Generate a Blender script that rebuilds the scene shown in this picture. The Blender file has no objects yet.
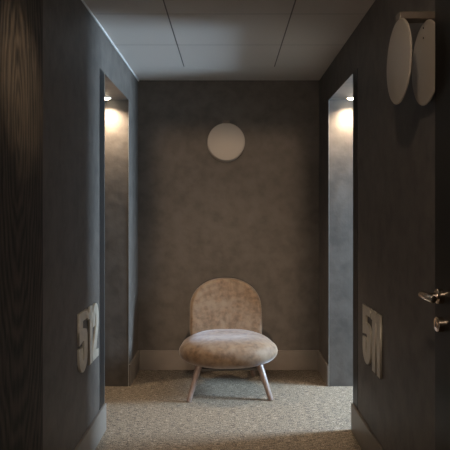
import bpy, bmesh, math
from mathutils import Vector, Matrix, noise
PI = math.pi
C = bpy.context.scene.collection
scn = bpy.context.scene

# ------------------------------------------------------------------ constants
EYE = 1.33; F = 590.0
W = 0.755; H = 2.41; YB = 4.917        # corridor half width, height, back wall
YN = 3.45; YP = 3.575; YJ = 4.45       # near edge of side opening, frame post end, far jamb
ZO = 2.16                              # soffit height of the openings

# ------------------------------------------------------------------ camera
cd = bpy.data.cameras.new('camera'); cam = bpy.data.objects.new('camera', cd); C.objects.link(cam)
cam.location = (0, 0, EYE); cam.rotation_euler = (PI/2, 0, 0)
cd.sensor_width = 36; cd.lens = 36*F/450
cd.shift_x = -3.7/450; cd.shift_y = -15.0/450
cd.clip_start = 0.02
scn.camera = cam

# ------------------------------------------------------------------ world, view
w = bpy.data.worlds.new('sky'); scn.world = w; w.use_nodes = True
bg = w.node_tree.nodes['Background']; bg.inputs[0].default_value = (0.55, 0.72, 1, 1); bg.inputs[1].default_value = 1.0
vs = scn.view_settings
vs.view_transform = 'Standard'; vs.look = 'None'; vs.gamma = 1; vs.exposure = 0.0; vs.use_curve_mapping = False

def light(name, kind, loc, aim, power, col, parent=None, **k):
    d = bpy.data.lights.new(name, kind); d.energy = power; d.color = col
    for a, v in k.items(): setattr(d, a, v)
    o = bpy.data.objects.new(name, d); C.objects.link(o); o.location = loc
    o.rotation_euler = (Vector(aim)-Vector(loc)).to_track_quat('-Z', 'Y').to_euler()
    return o
WARM = (1.0, 0.80, 0.58); SOFTW = (1.0, 0.80, 0.60); DAY = (0.56, 0.78, 1.0)
# daylight arriving through the window at the end of the right hand passage
light('window_daylight', 'AREA', (3.25, 3.98, 1.5), (0, 3.98, .1), 380, DAY, shape='RECTANGLE', size=0.66, size_y=1.0)
# unseen lights added: side fill for the left wall, warm spot for the end wall
light('added_side_fill', 'AREA', (.96, -1.05, 1.5), (-.755, -.2, 1.45), 24, (.95, .96, 1.0), shape='RECTANGLE', size=1.0, size_y=1.2)
light('added_far_spot', 'SPOT', (0, -12.8, 2.02), (0, 4.9, 1.3), 2600, (1.0, .70, .46), spot_size=math.radians(16), spot_blend=.3, shadow_soft_size=.18)

# ------------------------------------------------------------------ materials
def mat(name, col, rough=0.6, metal=0.0, **k):
    m = bpy.data.materials.new(name); m.use_nodes = True
    b = m.node_tree.nodes['Principled BSDF']
    b.inputs['Base Color'].default_value = (*col, 1); b.inputs['Roughness'].default_value = rough
    b.inputs['Metallic'].default_value = metal
    for a, v in k.items(): b.inputs[a.replace('_', ' ')].default_value = v
    return m
def nodes(m): return m.node_tree.nodes, m.node_tree.links, m.node_tree.nodes['Principled BSDF']
def noise_col(m, c1, c2, scale=(1, 1, 1), ns=8, detail=6, lo=.35, hi=.65, bump=0.0, bdist=.002, rough=None, c3=None, ns3=2):
    N, L, b = nodes(m)
    tc = N.new('ShaderNodeTexCoord'); mp = N.new('ShaderNodeMapping'); mp.inputs['Scale'].default_value = scale
    L.new(tc.outputs['Object'], mp.inputs[0])
    n = N.new('ShaderNodeTexNoise'); n.inputs['Scale'].default_value = ns; n.inputs['Detail'].default_value = detail
    L.new(mp.outputs[0], n.inputs['Vector'])
    r = N.new('ShaderNodeValToRGB'); r.color_ramp.elements[0].position = lo; r.color_ramp.elements[1].position = hi
    r.color_ramp.elements[0].color = (*c1, 1); r.color_ramp.elements[1].color = (*c2, 1)
    L.new(n.outputs['Fac'], r.inputs[0]); out = r.outputs[0]
    if c3:
        n3 = N.new('ShaderNodeTexNoise'); n3.inputs['Scale'].default_value = ns3; n3.inputs['Detail'].default_value = 5
        L.new(mp.outputs[0], n3.inputs['Vector'])
        r3 = N.new('ShaderNodeValToRGB'); r3.color_ramp.elements[0].position = .45; r3.color_ramp.elements[1].position = .7
        L.new(n3.outputs['Fac'], r3.inputs[0])
        mx = N.new('ShaderNodeMixRGB'); mx.inputs[2].default_value = (*c3, 1)
        L.new(r3.outputs[0], mx.inputs[0]); L.new(out, mx.inputs[1]); out = mx.outputs[0]
    L.new(out, b.inputs['Base Color'])
    if bump:
        bp = N.new('ShaderNodeBump'); bp.inputs['Strength'].default_value = bump; bp.inputs['Distance'].default_value = bdist
        L.new(n.outputs['Fac'], bp.inputs['Height']); L.new(bp.outputs[0], b.inputs['Normal'])
    if rough: b.inputs['Roughness'].default_value = rough
    return m
M = {}
M['wall'] = noise_col(mat('dark_plaster', (.05, .045, .04), .55), (.066, .055, .047), (.096, .081, .069), ns=14, detail=14, lo=.33, hi=.67,
                      bump=.6, bdist=.005, c3=(.108, .091, .078), ns3=8)
M['jamb'] = M['wall']
M['ceil'] = mat('ceiling_tile_white', (.66, .60, .55), .8)
M['groove'] = mat('ceiling_joint_grey', (.16, .14, .13), .8)  # grey of the strips between ceiling tiles
M['white_trim'] = mat('ceiling_edge_trim', (.8, .8, .78), .4)
M['base'] = noise_col(mat('baseboard_paint', (.2, .18, .16), .45), (.165, .138, .115), (.19, .16, .135), ns=6)
M['black'] = mat('black_metal', (.012, .012, .012), .4, .3)
M['steel'] = mat('brushed_edge', (.45, .46, .46), .35, .9)
# carpet
def carpet():
    m = mat('woven_carpet', (.2, .18, .15), .95)
    N, L, b = nodes(m)
    tc = N.new('ShaderNodeTexCoord')
    def nz(scale, vec, det=3):
        mp = N.new('ShaderNodeMapping'); mp.inputs['Scale'].default_value = vec; L.new(tc.outputs['Object'], mp.inputs[0])
        n = N.new('ShaderNodeTexNoise'); n.inputs['Scale'].default_value = scale; n.inputs['Detail'].default_value = det
        n.inputs['Roughness'].default_value = .7
        L.new(mp.outputs[0], n.inputs['Vector']); return n
    a = nz(95, (.9, 1.8, 1)); s = nz(55, (.4, 2.6, 1), 2); f = nz(190, (1, 1, 1), 1)
    r = N.new('ShaderNodeValToRGB'); e = r.color_ramp.elements
    e[0].position = .42; e[0].color = (.026, .018, .012, 1); e[1].position = .59; e[1].color = (.44, .355, .26, 1)
    x = e.new(.505); x.color = (.155, .118, .082, 1)
    m1 = N.new('ShaderNodeMath'); m1.operation = 'ADD'; L.new(a.outputs['Fac'], m1.inputs[0]); L.new(s.outputs['Fac'], m1.inputs[1])
    m2 = N.new('ShaderNodeMath'); m2.operation = 'ADD'; L.new(m1.outputs[0], m2.inputs[0]); L.new(f.outputs['Fac'], m2.inputs[1])
    m3 = N.new('ShaderNodeMath'); m3.operation = 'DIVIDE'; m3.inputs[1].default_value = 3; L.new(m2.outputs[0], m3.inputs[0])
    L.new(m3.outputs[0], r.inputs[0]); L.new(r.outputs[0], b.inputs['Base Color'])
    bp = N.new('ShaderNodeBump'); bp.inputs['Strength'].default_value = .8; bp.inputs['Distance'].default_value = .008
    L.new(m3.outputs[0], bp.inputs['Height']); L.new(bp.outputs[0], b.inputs['Normal'])
    return m
M['carpet'] = carpet()
# dark wood, cathedral grain running upwards
def wood():
    m = mat('dark_stained_oak', (.03, .025, .02), .6)
    m.node_tree.nodes['Principled BSDF'].inputs['Specular IOR Level'].default_value = .25
    N, L, b = nodes(m)
    tc = N.new('ShaderNodeTexCoord'); mp = N.new('ShaderNodeMapping')
    mp.inputs['Scale'].default_value = (1, 1.0, .13); L.new(tc.outputs['Object'], mp.inputs[0])
    wv = N.new('ShaderNodeTexWave'); wv.wave_type = 'RINGS'; wv.rings_direction = 'X'
    wv.inputs['Scale'].default_value = 13; wv.inputs['Distortion'].default_value = 7; wv.inputs['Detail'].default_value = 3
    wv.inputs['Detail Scale'].default_value = 1.2
    mp2 = N.new('ShaderNodeMapping'); mp2.inputs['Location'].default_value = (0, -1.935, -1.62*.22); mp2.inputs['Scale'].default_value = (1, 1, .22)
    L.new(tc.outputs['Object'], mp2.inputs[0]); L.new(mp2.outputs[0], wv.inputs['Vector'])
    n = N.new('ShaderNodeTexNoise'); n.inputs['Scale'].default_value = 60; n.inputs['Detail'].default_value = 5
    L.new(mp.outputs[0], n.inputs['Vector'])
    mx = N.new('ShaderNodeMixRGB'); mx.inputs[0].default_value = .72; L.new(wv.outputs[0], mx.inputs[1]); L.new(n.outputs['Fac'], mx.inputs[2])
    r = N.new('ShaderNodeValToRGB'); r.color_ramp.elements[0].position = .3; r.color_ramp.elements[1].position = .75
    r.color_ramp.elements[0].color = (.008, .0065, .005, 1); r.color_ramp.elements[1].color = (.075, .057, .042, 1)
    L.new(mx.outputs[0], r.inputs[0]); L.new(r.outputs[0], b.inputs['Base Color'])
    bp = N.new('ShaderNodeBump'); bp.inputs['Strength'].default_value = .3; bp.inputs['Distance'].default_value = .002
    L.new(mx.outputs[0], bp.inputs['Height']); L.new(bp.outputs[0], b.inputs['Normal'])
    return m
M['wood'] = wood()
M['door_dark'] = noise_col(mat('black_brown_door', (.02, .017, .015), .4), (.006, .005, .004), (.010, .008, .006), scale=(8, 8, .6), ns=6); M['door_dark'].node_tree.nodes['Principled BSDF'].inputs['Specular IOR Level'].default_value = .2
# velvet
def velvet():
    m = mat('taupe_velvet', (.2, .14, .09), .75)
    noise_col(m, (.080, .046, .024), (.185, .115, .066), ns=30, detail=12, lo=.30, hi=.70, bump=.6, bdist=.004, c3=(.185, .130, .085), ns3=14)
    N, L, b = nodes(m)
    b.inputs['Sheen Weight'].default_value = .35; b.inputs['Sheen Roughness'].default_value = .35
    b.inputs['Sheen Tint'].default_value = (.85, .85, .9, 1)
    return m
M['velvet'] = velvet()
M['piping'] = mat('velvet_seam', (.16, .115, .08), .8)
M['leg'] = noise_col(mat('walnut_leg', (.2, .13, .1), .38), (.14, .10, .085), (.24, .18, .155), scale=(20, 20, 2), ns=5)
M['frame'] = mat('chair_underframe_black', (.02, .018, .016), .5)
M['disc'] = mat('lamp_disc_taupe', (.36, .31, .26), .42)
M['bracket'] = mat('lamp_bracket_bronze', (.13, .10, .08), .4, .4)
M['digit'] = noise_col(mat('digit_brushed_brass', (.36, .31, .25), .42, .35), (.52, .47, .39), (.60, .54, .45), ns=30)
M['chrome'] = mat('polished_nickel', (.75, .62, .50), .16, 1.0)
M['lock'] = mat('dark_keyway', (.02, .02, .02), .5)
M['fitting'] = mat('downlight_ring', (.75, .73, .70), .4)
def emit(name, col, s):
    m = mat(name, col, .4); b = m.node_tree.nodes['Principled BSDF']
    b.inputs['Emission Color'].default_value = (*col, 1); b.inputs['Emission Strength'].default_value = s; return m
M['lens'] = emit('lit_lens', (1.0, .84, .6), 30)
M['glass'] = mat('window_glass', (.9, .95, 1), .02, Transmission_Weight=1.0, IOR=1.1)
M['win'] = mat('window_frame_grey', (.2, .2, .2), .5)

# ------------------------------------------------------------------ mesh helpers
def bx(bm, x0, x1, y0, y1, z0, z1, bev=0):
    r = bmesh.ops.create_cube(bm, size=1)
    vs_ = r['verts']
    bmesh.ops.scale(bm, vec=(abs(x1-x0), abs(y1-y0), abs(z1-z0)), verts=vs_)
    bmesh.ops.translate(bm, vec=((x0+x1)/2, (y0+y1)/2, (z0+z1)/2), verts=vs_)
    if bev:
        es = {e for v in vs_ for e in v.link_edges}
        bmesh.ops.bevel(bm, geom=list(es), offset=bev, segments=3, profile=.5, affect='EDGES')
def tube(bm, p0, p1, r0, r1, seg=24, bev=0):
    p0, p1 = Vector(p0), Vector(p1); d = p1-p0
    r = bmesh.ops.create_cone(bm, cap_ends=True, segments=seg, radius1=r0, radius2=r1, depth=d.length)
    mt = Matrix.Translation((p0+p1)/2) @ d.to_track_quat('Z', 'Y').to_matrix().to_4x4()
    if bev:
        es = {e for v in r['verts'] for e in v.link_edges if len(e.link_faces) == 2 and any(len(f.verts) > 4 for f in e.link_faces)}
        rb = bmesh.ops.bevel(bm, geom=list(es), offset=bev, segments=3, profile=.5, affect='EDGES')
        vs_ = set(r['verts']) | set(rb['verts']); vs_ = [v for v in vs_ if v.is_valid]
    else: vs_ = r['verts']
    bmesh.ops.transform(bm, matrix=mt, verts=vs_)
def lathe(bm, prof, axis_m, seg=64):
    rings = []
    for (r, h) in prof:
        if r < 1e-6: rings.append([bm.verts.new(axis_m @ Vector((0, 0, h)))])
        else: rings.append([bm.verts.new(axis_m @ Vector((r*math.cos(2*PI*i/seg), r*math.sin(2*PI*i/seg), h))) for i in range(seg)])
    for a, b in zip(rings, rings[1:]):
        for i in range(seg):
            j = (i+1) % seg
            if len(a) == 1: bm.faces.new((a[0], b[i], b[j]))
            elif len(b) == 1: bm.faces.new((a[i], b[0], a[j]))
            else: bm.faces.new((a[i], b[i], b[j], a[j]))
def obj(name, bm, m, parent=None, smooth=False, kind=None, label=None):
    bmesh.ops.recalc_face_normals(bm, faces=bm.faces)
    me = bpy.data.meshes.new(name); bm.to_mesh(me); bm.free()
    if m: me.materials.append(m)
    if smooth:
        for p in me.polygons: p.use_smooth = True
        if smooth == 'angle':
            me.set_sharp_from_angle(angle=math.radians(35))
    o = bpy.data.objects.new(name, me); C.objects.link(o)
    if parent: o.parent = parent
    if kind: o['kind'] = kind
    if label: o['label'] = label
    return o
def struct(name, boxes, m, label=None, bev=0, cat=None):
    bm = bmesh.new()
    for b in boxes: bx(bm, *b, bev)
    o = obj(name, bm, m, kind='structure')
    if label: o['label'] = label
    return o
def thing(name, label, cat, loc, group=None, rot=(0, 0, 0)):
    o = bpy.data.objects.new(name, None); C.objects.link(o); o.location = loc; o.rotation_euler = rot
    o.empty_display_size = .1
    o['label'] = label; o['category'] = cat
    if group: o['group'] = group
    return o

# ------------------------------------------------------------------ room shell
XR = 3.35; XL = -2.6; Y0 = -13.4; YD = -.8
struct('floor', [(XL-.1, XR+.1, Y0-.1, YB+.1, -.1, 0)], M['carpet'], 'woven taupe carpet of the corridor floor')
struct('wall_back', [(-W-.2, W+.2, YB, YB+.15, 0, H)], M['wall'], 'dark plaster end wall behind the chair')
struct('wall_left', [(-W-.2, -W, Y0, YN, 0, H), (-W-.2, -W, YN, YJ, ZO, H), (XL, -W, YJ, YB+.15, 0, H),
                     (XL, -W-.2, YN-.1, YP, 0, ZO), ], M['wall'], 'dark plaster left wall with tall opening')
struct('wall_right', [(W, W+.2, Y0, -1.6, 0, H), (W, W+.2, -.5, YN, 0, H), (W, W+.2, -1.6, -.5, 0, .85), (W, W+.2, -1.6, -.5, 2.15, H), (W, W+.2, YN, YJ, ZO, H), (W, XR, YJ, YB+.15, 0, H),
                      (W+.2, XR, YN-.1, YP, 0, ZO)], M['wall'], 'dark plaster right wall with tall opening')
struct('wall_front', [(-W-.2, W+.2, Y0-.15, Y0, 0, H)], M['wall'])
# unseen doorway partition, added to shape the warm spot (added window's hole is in wall_right)
struct('wall_added_doorway', [(-W, -.365, YD-1.3, YD-1.15, 0, H), (.365, W, YD-1.3, YD-1.15, 0, H), (-.365, .365, YD-1.3, YD-1.15, 1.99, H)], M['wall'])
struct('wall_left_end', [(XL-.15, XL, YN-.1, YB+.15, 0, ZO+.1)], M['wall'])
# end wall of the right passage with the window hole
wy0, wy1, wz0, wz1 = 3.62, 4.40, .90, 2.05
struct('wall_right_end', [(XR, XR+.15, YN-.1, wy0, 0, ZO+.1), (XR, XR+.15, wy1, YB+.15, 0, ZO+.1),
                          (XR, XR+.15, wy0, wy1, 0, wz0), (XR, XR+.15, wy0, wy1, wz1, ZO+.1)], M['wall'])
bm = bmesh.new()
for b in [(XR+.03, XR+.09, wy0, wy0+.05, wz0, wz1), (XR+.03, XR+.09, wy1-.05, wy1, wz0, wz1),
          (XR+.03, XR+.09, wy0+.05, wy1-.05, wz0, wz0+.05), (XR+.03, XR+.09, wy0+.05, wy1-.05, wz1-.05, wz1)]: bx(bm, *b)
win = obj('window_1', bm, M['win'], kind='structure')
bm = bmesh.new(); bx(bm, XR+.055, XR+.063, wy0+.05, wy1-.05, wz0+.05, wz1-.05); obj('pane', bm, M['glass'], win)

bm = bmesh.new()
for b in [(W+.12, W+.18, -1.6, -1.55, .85, 2.15), (W+.12, W+.18, -.55, -.5, .85, 2.15), (W+.12, W+.18, -1.55, -.55, .85, .90), (W+.12, W+.18, -1.55, -.55, 2.10, 2.15)]: bx(bm, *b)
win = obj('added_window_2', bm, M['win'], kind='structure')  # unseen window, added to go with the side fill light
bm = bmesh.new(); bx(bm, W+.155, W+.163, -1.55, -.55, .90, 2.10); obj('pane', bm, M['glass'], win)

# ceiling of the side passages (soffits) and the corridor ceiling
struct('ceiling_left_passage', [(XL, -W-.2, YN-.1, YB+.15, ZO, ZO+.1)], M['wall'])
struct('ceiling_right_passage', [(W+.2, XR, YN-.1, YB+.15, ZO, ZO+.1)], M['wall'])
bm = bmesh.new()
g = .004; J0, J1 = -.337, .345                       # long joints
ys = [YJ+.01, 3.86, 3.25, 2.64, 2.03, 1.42, .81, .20, -.41, -1.02, -1.63, -2.24, -5, -8, Y0]
bx(bm, -W-.2, W+.2, YJ+.01+g, YB+.15, H, H+.06)     # plain strip in front of the end wall
for a, b in zip(ys, ys[1:]):
    for x0, x1 in ((-W-.2, J0-g), (J0+g, J1-g), (J1+g, W+.2)):
        bx(bm, x0, x1, b+(g*.4 if b > Y0 else 0), a-g*.4, H, H+.06)
bx(bm, -W-.2, W+.2, Y0, YB+.15, H+.012, H+.08)
cl = obj('ceiling', bm, M['ceil'], kind='structure'); cl['label'] = 'pale tiled ceiling with thin dark joints'
struct('trim_1', [(J0-g, J0+g, Y0, YJ+.01, H+.003, H+.011)], M['groove'])
struct('trim_2', [(J1-g, J1+g, Y0, YJ+.01, H+.003, H+.011)], M['groove'])
for i, y in enumerate(ys[1:-3]):
    struct('trim_%d' % (10+i), [(-W, W, y-.0008, y+.0008, H-.0005, H+.011)], M['groove'])
struct('trim_3', [(-W, -W+.008, Y0, YB, H-.008, H)], M['white_trim'], 'thin pale line where the ceiling meets the left wall')

# black posts at the near edges of both openings
struct('trim_4', [(-W-.2, -W+.002, YN, YP, 0, ZO)], M['black'], 'black frame post at the left opening')
struct('trim_5', [(W-.002, W+.2, YN, YP, 0, ZO)], M['black'], 'black frame post at the right opening')
# slim metal corner beads of the jambs
struct('trim_6', [(-W-.003, -W+.002, YJ-.002, YJ+.004, 0, ZO)], M['steel'])
struct('trim_7', [(W-.002, W+.003, YJ-.002, YJ+.004, 0, ZO)], M['steel'])
struct('trim_8', [(-W-.003, -W+.003, YP, YP+.006, 0, ZO)], M['steel'])

# baseboards
t = .014; hb = .162
struct('baseboard_back', [(-W+t, W-t, YB-t, YB, 0, hb)], M['base'], 'taupe baseboard under the end wall', bev=.002)
struct('baseboard_left', [(-W, -W+t, YD-1.15, YP, 0, hb)], M['base'], 'tall baseboard along the left wall', bev=.002)
struct('baseboard_right', [(W-t, W, YD-1.15, YP, 0, hb)], M['base'], 'tall baseboard along the right wall', bev=.002)
struct('baseboard_left_far', [(-W, -W+t, YJ, YB, 0, hb)], M['base'], bev=.002)
struct('baseboard_right_far', [(W-t, W, YJ, YB, 0, hb)], M['base'], bev=.002)

# open door leaves near the camera
XD = .70
o = struct('door_1', [(-XD-.045, -.69, 1.20, 2.192, .008, 2.36)], M['wood'], 'dark wood grained door leaf folded against the left wall', bev=.002)
o = struct('door_2', [(XD, XD+.045, 1.05, 2.003, .008, 2.36)], M['door_dark'], 'black brown door leaf with lever handle on the right', bev=.002)
def door_furniture(door):
    yS, zS = 1.935, 1.047
    AX = Matrix.Translation((XD, yS, zS)) @ Matrix.Rotation(-PI/2, 4, 'Y')     # +z of the lathe -> -x
    bm = bmesh.new()
    lathe(bm, [(0, 0), (.025, 0), (.025, .016), (.0235, .018), (.0145, .019), (.0135, .022), (.012, .03), (.012, .062), (0, .062)], AX, 40)
    h = obj('door_handle', bm, M['chrome'], door, 'angle', label='polished lever handle on a round rose')
    bm = bmesh.new()
    tube(bm, (XD-.060, yS+.018, zS+.003), (XD-.060, yS-.090, zS+.003), .0135, .0115, 24, .003)
    obj('lever', bm, M['chrome'], h, 'angle')
    AX = Matrix.Translation((XD, yS, zS-.092)) @ Matrix.Rotation(-PI/2, 4, 'Y')
    bm = bmesh.new()
    lathe(bm, [(0, 0), (.025, 0), (.025, .017), (.0235, .019), (.012, .0195), (.012, .021), (0, .021)], AX, 40)
    l = obj('lock_cylinder', bm, M['chrome'], door, 'angle', label='round polished lock rose below the handle')
    bm = bmesh.new(); bx(bm, XD-.0225, XD-.0205, yS-.0015, yS+.0015, zS-.100, zS-.084); obj('keyhole', bm, M['lock'], l)
door_furniture(o)

# ------------------------------------------------------------------ downlights
def downlight(loc, label, aim, power, angle, blend, r=.035, group=None, col=WARM, lens=True, size=.02):
    x, y, z = loc
    t = thing('recessed_downlight', label, 'ceiling light', (x, y, z), group)
    bm = bmesh.new(); AX = Matrix.Identity(4)
    lathe(bm, [(r*.78, -.001), (r*.80, -.006), (r, -.006), (r*1.06, -.002), (r*1.06, 0), (r*.78, 0), (r*.78, -.001)], AX, 40)
    obj('ring', bm, M['fitting'], t, 'angle')
    bm = bmesh.new()
    lathe(bm, [(0, -.016), (r*.3, -.0152), (r*.55, -.012), (r*.72, -.006), (r*.76, -.001), (0, -.001)], AX, 40)
    obj('lens', bm, M['lens'], t, True)
    light('spot', 'SPOT', (x, y, z-.022), aim, power, col, spot_size=math.radians(angle), spot_blend=blend, shadow_soft_size=size)
    return t
downlight((-.905, 4.36, ZO), 'small bright downlight in the soffit of the left opening', (-.90, 4.39, 0), 62, 140, 1.0, .036, 'downlights over the side openings')
downlight((.905, 4.36, ZO), 'small bright downlight in the soffit of the right opening', (.90, 4.39, 0), 62, 140, 1.0, .036, 'downlights over the side openings')
downlight((0, 2.72, H), 'ceiling downlight aimed at the chair', (0, 4.3, .30), 75, 66, 1.0, .04, col=SOFTW, size=.03)
downlight((.25, 1.55, H), 'added ceiling downlight brightening the wooden door leaf', (-.70, 1.96, 1.76), 85, 25, 1.0, .04, col=WARM)  # unseen spot, added for the warm patch on the leaf
downlight((-.1, .25, H), 'added fill downlight over the near part of the corridor', (.5, 2.1, 1.5), 100, 100, 1.0, .04, col=SOFTW, size=.05)  # unseen fill, added to lift the lamp discs and near walls

# ------------------------------------------------------------------ disc wall lamps
def disc_lamp(loc, rz, label):
    # local frame: wall plane is local y=0, lamp projects towards local -y
    t = thing('wall_lamp', label, 'wall lamp', loc, 'double disc wall lamps', (0, 0, rz))
    R0 = .1525
    bm = bmesh.new(); bx(bm, -.027, .027, -.142, -.0005, .148, .176, .004)
    bx(bm, -.03, .03, -.010, 0, .125, .185, .002); obj('bracket', bm, M['bracket'], t)
    for yy, dx in ((-.140, 0.0), (-.041, -.004)):
        AX = Matrix.Translation((dx, yy, dx)) @ Matrix.Rotation(PI/2, 4, 'X')   # lathe z -> -y
        bm = bmesh.new()
        lathe(bm, [(0, .002), (R0*.95, .002), (R0*.985, .001), (R0, -.001), (R0, -.003), (R0*.99, -.005), (0, -.005)], AX, 96)
        d = obj('disc', bm, M['disc'], t, 'angle')
        if yy > -.1:
            for zz in (.128, .092):
                bm = bmesh.new()
                lathe(bm, [(0, .0075), (.0025, .007), (.003, .0045), (0, .0045)], AX @ Matrix.Translation((.0, zz, 0)), 12)
                obj('screw', bm, M['black'], d)
    return t
disc_lamp((-.020, YB, 1.882), 0, 'taupe double disc wall lamp above the chair on the end wall')
disc_lamp((W, 2.143, 1.868), -PI/2, 'taupe double disc wall lamp seen edge on beside the right door leaf')

# ------------------------------------------------------------------ room numbers
def arc(cx, cy, rx, ry, a0, a1, n=14):
    return [(cx+rx*math.cos(math.radians(a0+(a1-a0)*i/n)), cy+ry*math.sin(math.radians(a0+(a1-a0)*i/n))) for i in range(n+1)]
HG = .31
def five(w):
    s = .42*w; g = .17*w
    mid = .67*HG
    c = w/2
    out = [(0, HG), (w, HG), (w, HG*.85), (s, HG*.85), (s, mid+.012), (w-.35*w, mid+.012)]
    out += [(w-.15*w, mid+.004), (w-.03*w, mid-.02), (w, mid-.05)]
    out += arc(c, .082, c, .082, 0, -180)
    out += [(0, HG*.43), (s, HG*.43), (s, .10)]
    out += arc(c, .092, c-s, .035, 180, 360)
    out += [(w-s, HG*.50), (c, HG*.52), (0, HG*.48)]
    return [out]
def one(w):
    return [[(w*.42, 0), (w, 0), (w, HG), (w*.50, HG), (w*.42, HG*.955), (w*.22, HG*.925), (0, HG*.915), (0, HG*.80), (w*.42, HG*.80)]]
def bar(w):
    return [[(w*.30, 0), (w, 0), (w, HG), (w*.30, HG), (w*.24, HG*.97), (0, HG*.95), (0, HG*.84), (w*.30, HG*.84)]]
def two(w):
    s = .42*w; c = w/2
    out = [(0, 0), (w, 0), (w, HG*.135), (s*1.35, HG*.135), (w*.93, HG*.52), (w, HG*.62)]
    out += [(w, HG-.075)] + arc(c, HG-.075, c, .075, 0, 180)
    out += [(0, HG*.60), (s, HG*.60), (s, HG-.085)]
    out += arc(c, HG-.085, c-s, .03, 180, 0)
    out += [(w-s, HG*.60), (w*.5, HG*.50), (0, HG*.17)]
    return [out]
def plate(polys, th):
    cu = bpy.data.curves.new('outline', 'CURVE'); cu.dimensions = '2D'; cu.fill_mode = 'BOTH'; cu.extrude = th/2-.001
    cu.bevel_depth = .001; cu.bevel_resolution = 1; cu.offset = -.001
    for p in polys:
        s = cu.splines.new('POLY'); s.points.add(len(p)-1)
        for q, (x, y) in zip(s.points, p): q.co = (x, y, 0, 1)
        s.use_cyclic_u = True
    o = bpy.data.objects.new('tmp', cu); C.objects.link(o)
    dg = bpy.context.evaluated_depsgraph_get(); dg.update()
    me = bpy.data.meshes.new_from_object(o.evaluated_get(dg))
    bpy.data.objects.remove(o); bpy.data.curves.remove(cu)
    return me
def room_number(digits, loc, rot, label):
    t = thing('room_number', label, 'room number', loc, None, rot)
    for nm, fn, x, wd in digits:
        me = plate(fn(wd), .012); me.name = nm; me.materials.clear(); me.materials.append(M['digit'])
        o = bpy.data.objects.new(nm, me); C.objects.link(o); o.parent = t
        o.location = (x, 0, .0065)
    return t
# left wall: reading direction runs away from the camera (+y); right wall: towards the camera (-y)
room_number([('digit_five', five, 0, .17), ('digit_one', one, .176, .103), ('digit_two', two, .287, .145)],
            (-W, 2.938, .500), (PI/2, 0, PI/2), 'raised metal room number 512 on the left wall')
room_number([('digit_five', five, 0, .180), ('digit_one', bar, .190, .094), ('digit_one', bar, .288, .088)],
            (W, 3.275, .500), (PI/2, 0, -PI/2), 'raised metal room number 511 on the right wall')

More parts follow.
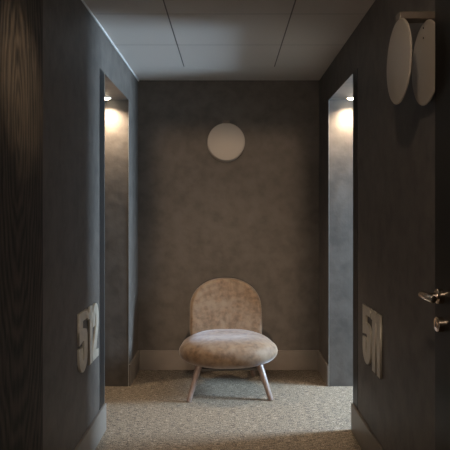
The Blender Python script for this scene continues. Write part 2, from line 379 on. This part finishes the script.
# ------------------------------------------------------------------ lounge chair
def sgn(v, p): return math.copysign(abs(v)**p, v)
def lerp_tab(tab, x):
    if x <= tab[0][0]: return tab[0][1]
    for (a, va), (b, vb) in zip(tab, tab[1:]):
        if x <= b:
            k = (x-a)/(b-a); k = k*k*(3-2*k); return va+(vb-va)*k
    return tab[-1][1]
def pt_outline_seat(th):
    # plan outline, broad at the front, narrower at the back
    s, c = math.sin(th), math.cos(th)
    y = -sgn(s, .80)*.315 if s > 0 else -sgn(s, .85)*.315       # s>0 -> front
    k = lerp_tab([(-.315, .34), (-.10, .362), (.08, .345), (.315, .30)], y)
    return sgn(c, .72)*k, y
def make_chair():
    t = thing('lounge_chair', 'low armless taupe velvet lounge chair with rounded seat and back against the end wall', 'chair', (-.006, 4.34, 0), None, (0, 0, math.radians(3.5)))
    bm = bmesh.new(); NU, NV = 96, 40; rings = []
    zc = .309
    for j in range(1, NV):
        ph = -PI/2+PI*j/NV
        cr = math.cos(ph)**.62 if j <= NV/2 else math.cos(ph)**.72
        hz = math.sin(ph)
        row = []
        for i in range(NU):
            x, y = pt_outline_seat(2*PI*i/NU)
            x *= cr; y *= cr
            up = .108 if hz > 0 else .112
            z = zc+sgn(hz, .85)*up
            z += lerp_tab([(-.33, .008), (0, -.002), (.33, .022)], y)
            z -= .010*max(0, hz)*math.exp(-(x*x+(y-.05)**2)/.03)      # slight dip from sitting
            if hz < 0:                                        # undercut tapers in
                x *= 1-.10*abs(hz)**1.5; y *= 1-.06*abs(hz)**1.5
            row.append(bm.verts.new((x, y, z)))
        rings.append(row)
    for a, b in zip(rings, rings[1:]):
        for i in range(NU):
            k = (i+1) % NU; bm.faces.new((a[i], a[k], b[k], b[i]))
    bm.faces.new(rings[0][::-1]); bm.faces.new(rings[-1])
    obj('seat', bm, M['velvet'], t, True)
    # backrest: arched shell, reclined, gently wrapped forward at the sides
    def back_pt(u, v, d):
        # u across -1..1 (scaled), v height, d thickness offset (local y)
        y = .235+(v-.36)*.30 - .16*(u*u) + .0
        return (u, y+d, v)
    def outline(a):
        # half circle arch on top, nearly straight sides with waist, rounded bottom
        c, s = math.cos(a), math.sin(a)
        if s >= 0:
            return sgn(c, .92)*.280, .565+s**.95*.225
        v = .565+sgn(s, .5)*.285
        wd = .280+.014*math.sin(min(1, abs(s))*PI*.5)
        return sgn(c, .35)*wd, v
    bm = bmesh.new(); NA, NT = 96, 20; rings = []
    th = .036
    cv = .52
    for j in range(1, NT):
        ps = PI*j/NT
        d = -math.cos(ps)*th; k = math.sin(ps)**.45
        row = []
        for i in range(NA):
            u, v = outline(2*PI*i/NA)
            ui, vi = u-(1-k)*u*.20, cv+(v-cv)*(1-(1-k)*.20)
            row.append(bm.verts.new(back_pt(ui, vi, d)))
        rings.append(row)
    for a, b in zip(rings, rings[1:]):
        for i in range(NA):
            k = (i+1) % NA; bm.faces.new((a[i], b[i], b[k], a[k]))
    # fill both faces with shrinking rings so that they follow the curve
    for base, d in ((rings[0], -1), (rings[-1], 1)):
        prev = base
        for q in range(1, 9):
            f = 1-q/9
            row = []
            for i in range(NA):
                u, v = outline(2*PI*i/NA)
                k0 = math.sin(PI/NT)**.45
                ui, vi = (u-(1-k0)*u*.20)*f, cv+(v-cv)*(1-(1-k0)*.20)*f
                row.append(bm.verts.new(back_pt(ui, vi, d*(math.cos(PI/NT)*th+.006*(1-f*f)))))
            for i in range(NA):
                k = (i+1) % NA; bm.faces.new((prev[i], prev[k], row[k], row[i]))
            prev = row
        bm.faces.new(prev)
    b = obj('backrest', bm, M['velvet'], t, True)
    # seam piping around the front face of the back
    bm = bmesh.new(); pts = []
    kk = math.sin(PI*6/NT)**.45; dd = -math.cos(PI*6/NT)*th
    for i in range(NA):
        u, v = outline(2*PI*i/NA)
        pts.append(Vector(back_pt(u-(1-kk)*u*.20, cv+(v-cv)*(1-(1-kk)*.20), dd-.0005)))
    prs = []
    for i, p in enumerate(pts):
        tg = (pts[(i+1) % NA]-pts[i-1]).normalized(); n = tg.cross(Vector((0, 1, 0))).normalized(); m_ = tg.cross(n)
        prs.append([bm.verts.new(p+(n*math.cos(2*PI*q/8)+m_*math.sin(2*PI*q/8))*.0022) for q in range(8)])
    for i in range(NA):
        a, c_ = prs[i], prs[(i+1) % NA]
        for q in range(8): bm.faces.new((a[q], a[(q+1) % 8], c_[(q+1) % 8], c_[q]))
    obj('piping', bm, M['piping'], b, True)
    # underframe
    bm = bmesh.new()
    bx(bm, -.20, .20, -.18, .20, .196, .214, .004)
    obj('underframe', bm, M['frame'], t)
    for (xt, yt, xb, yb) in ((-.215, -.17, -.288, -.235), (.215, -.17, .288, -.235), (-.185, .20, -.225, .375), (.185, .20, .225, .375)):
        bm = bmesh.new(); tube(bm, (xb, yb, 0), (xt, yt, .235), .0175, .0235, 28, .003)
        obj('leg', bm, M['leg'], t, 'angle')
    return t
make_chair()
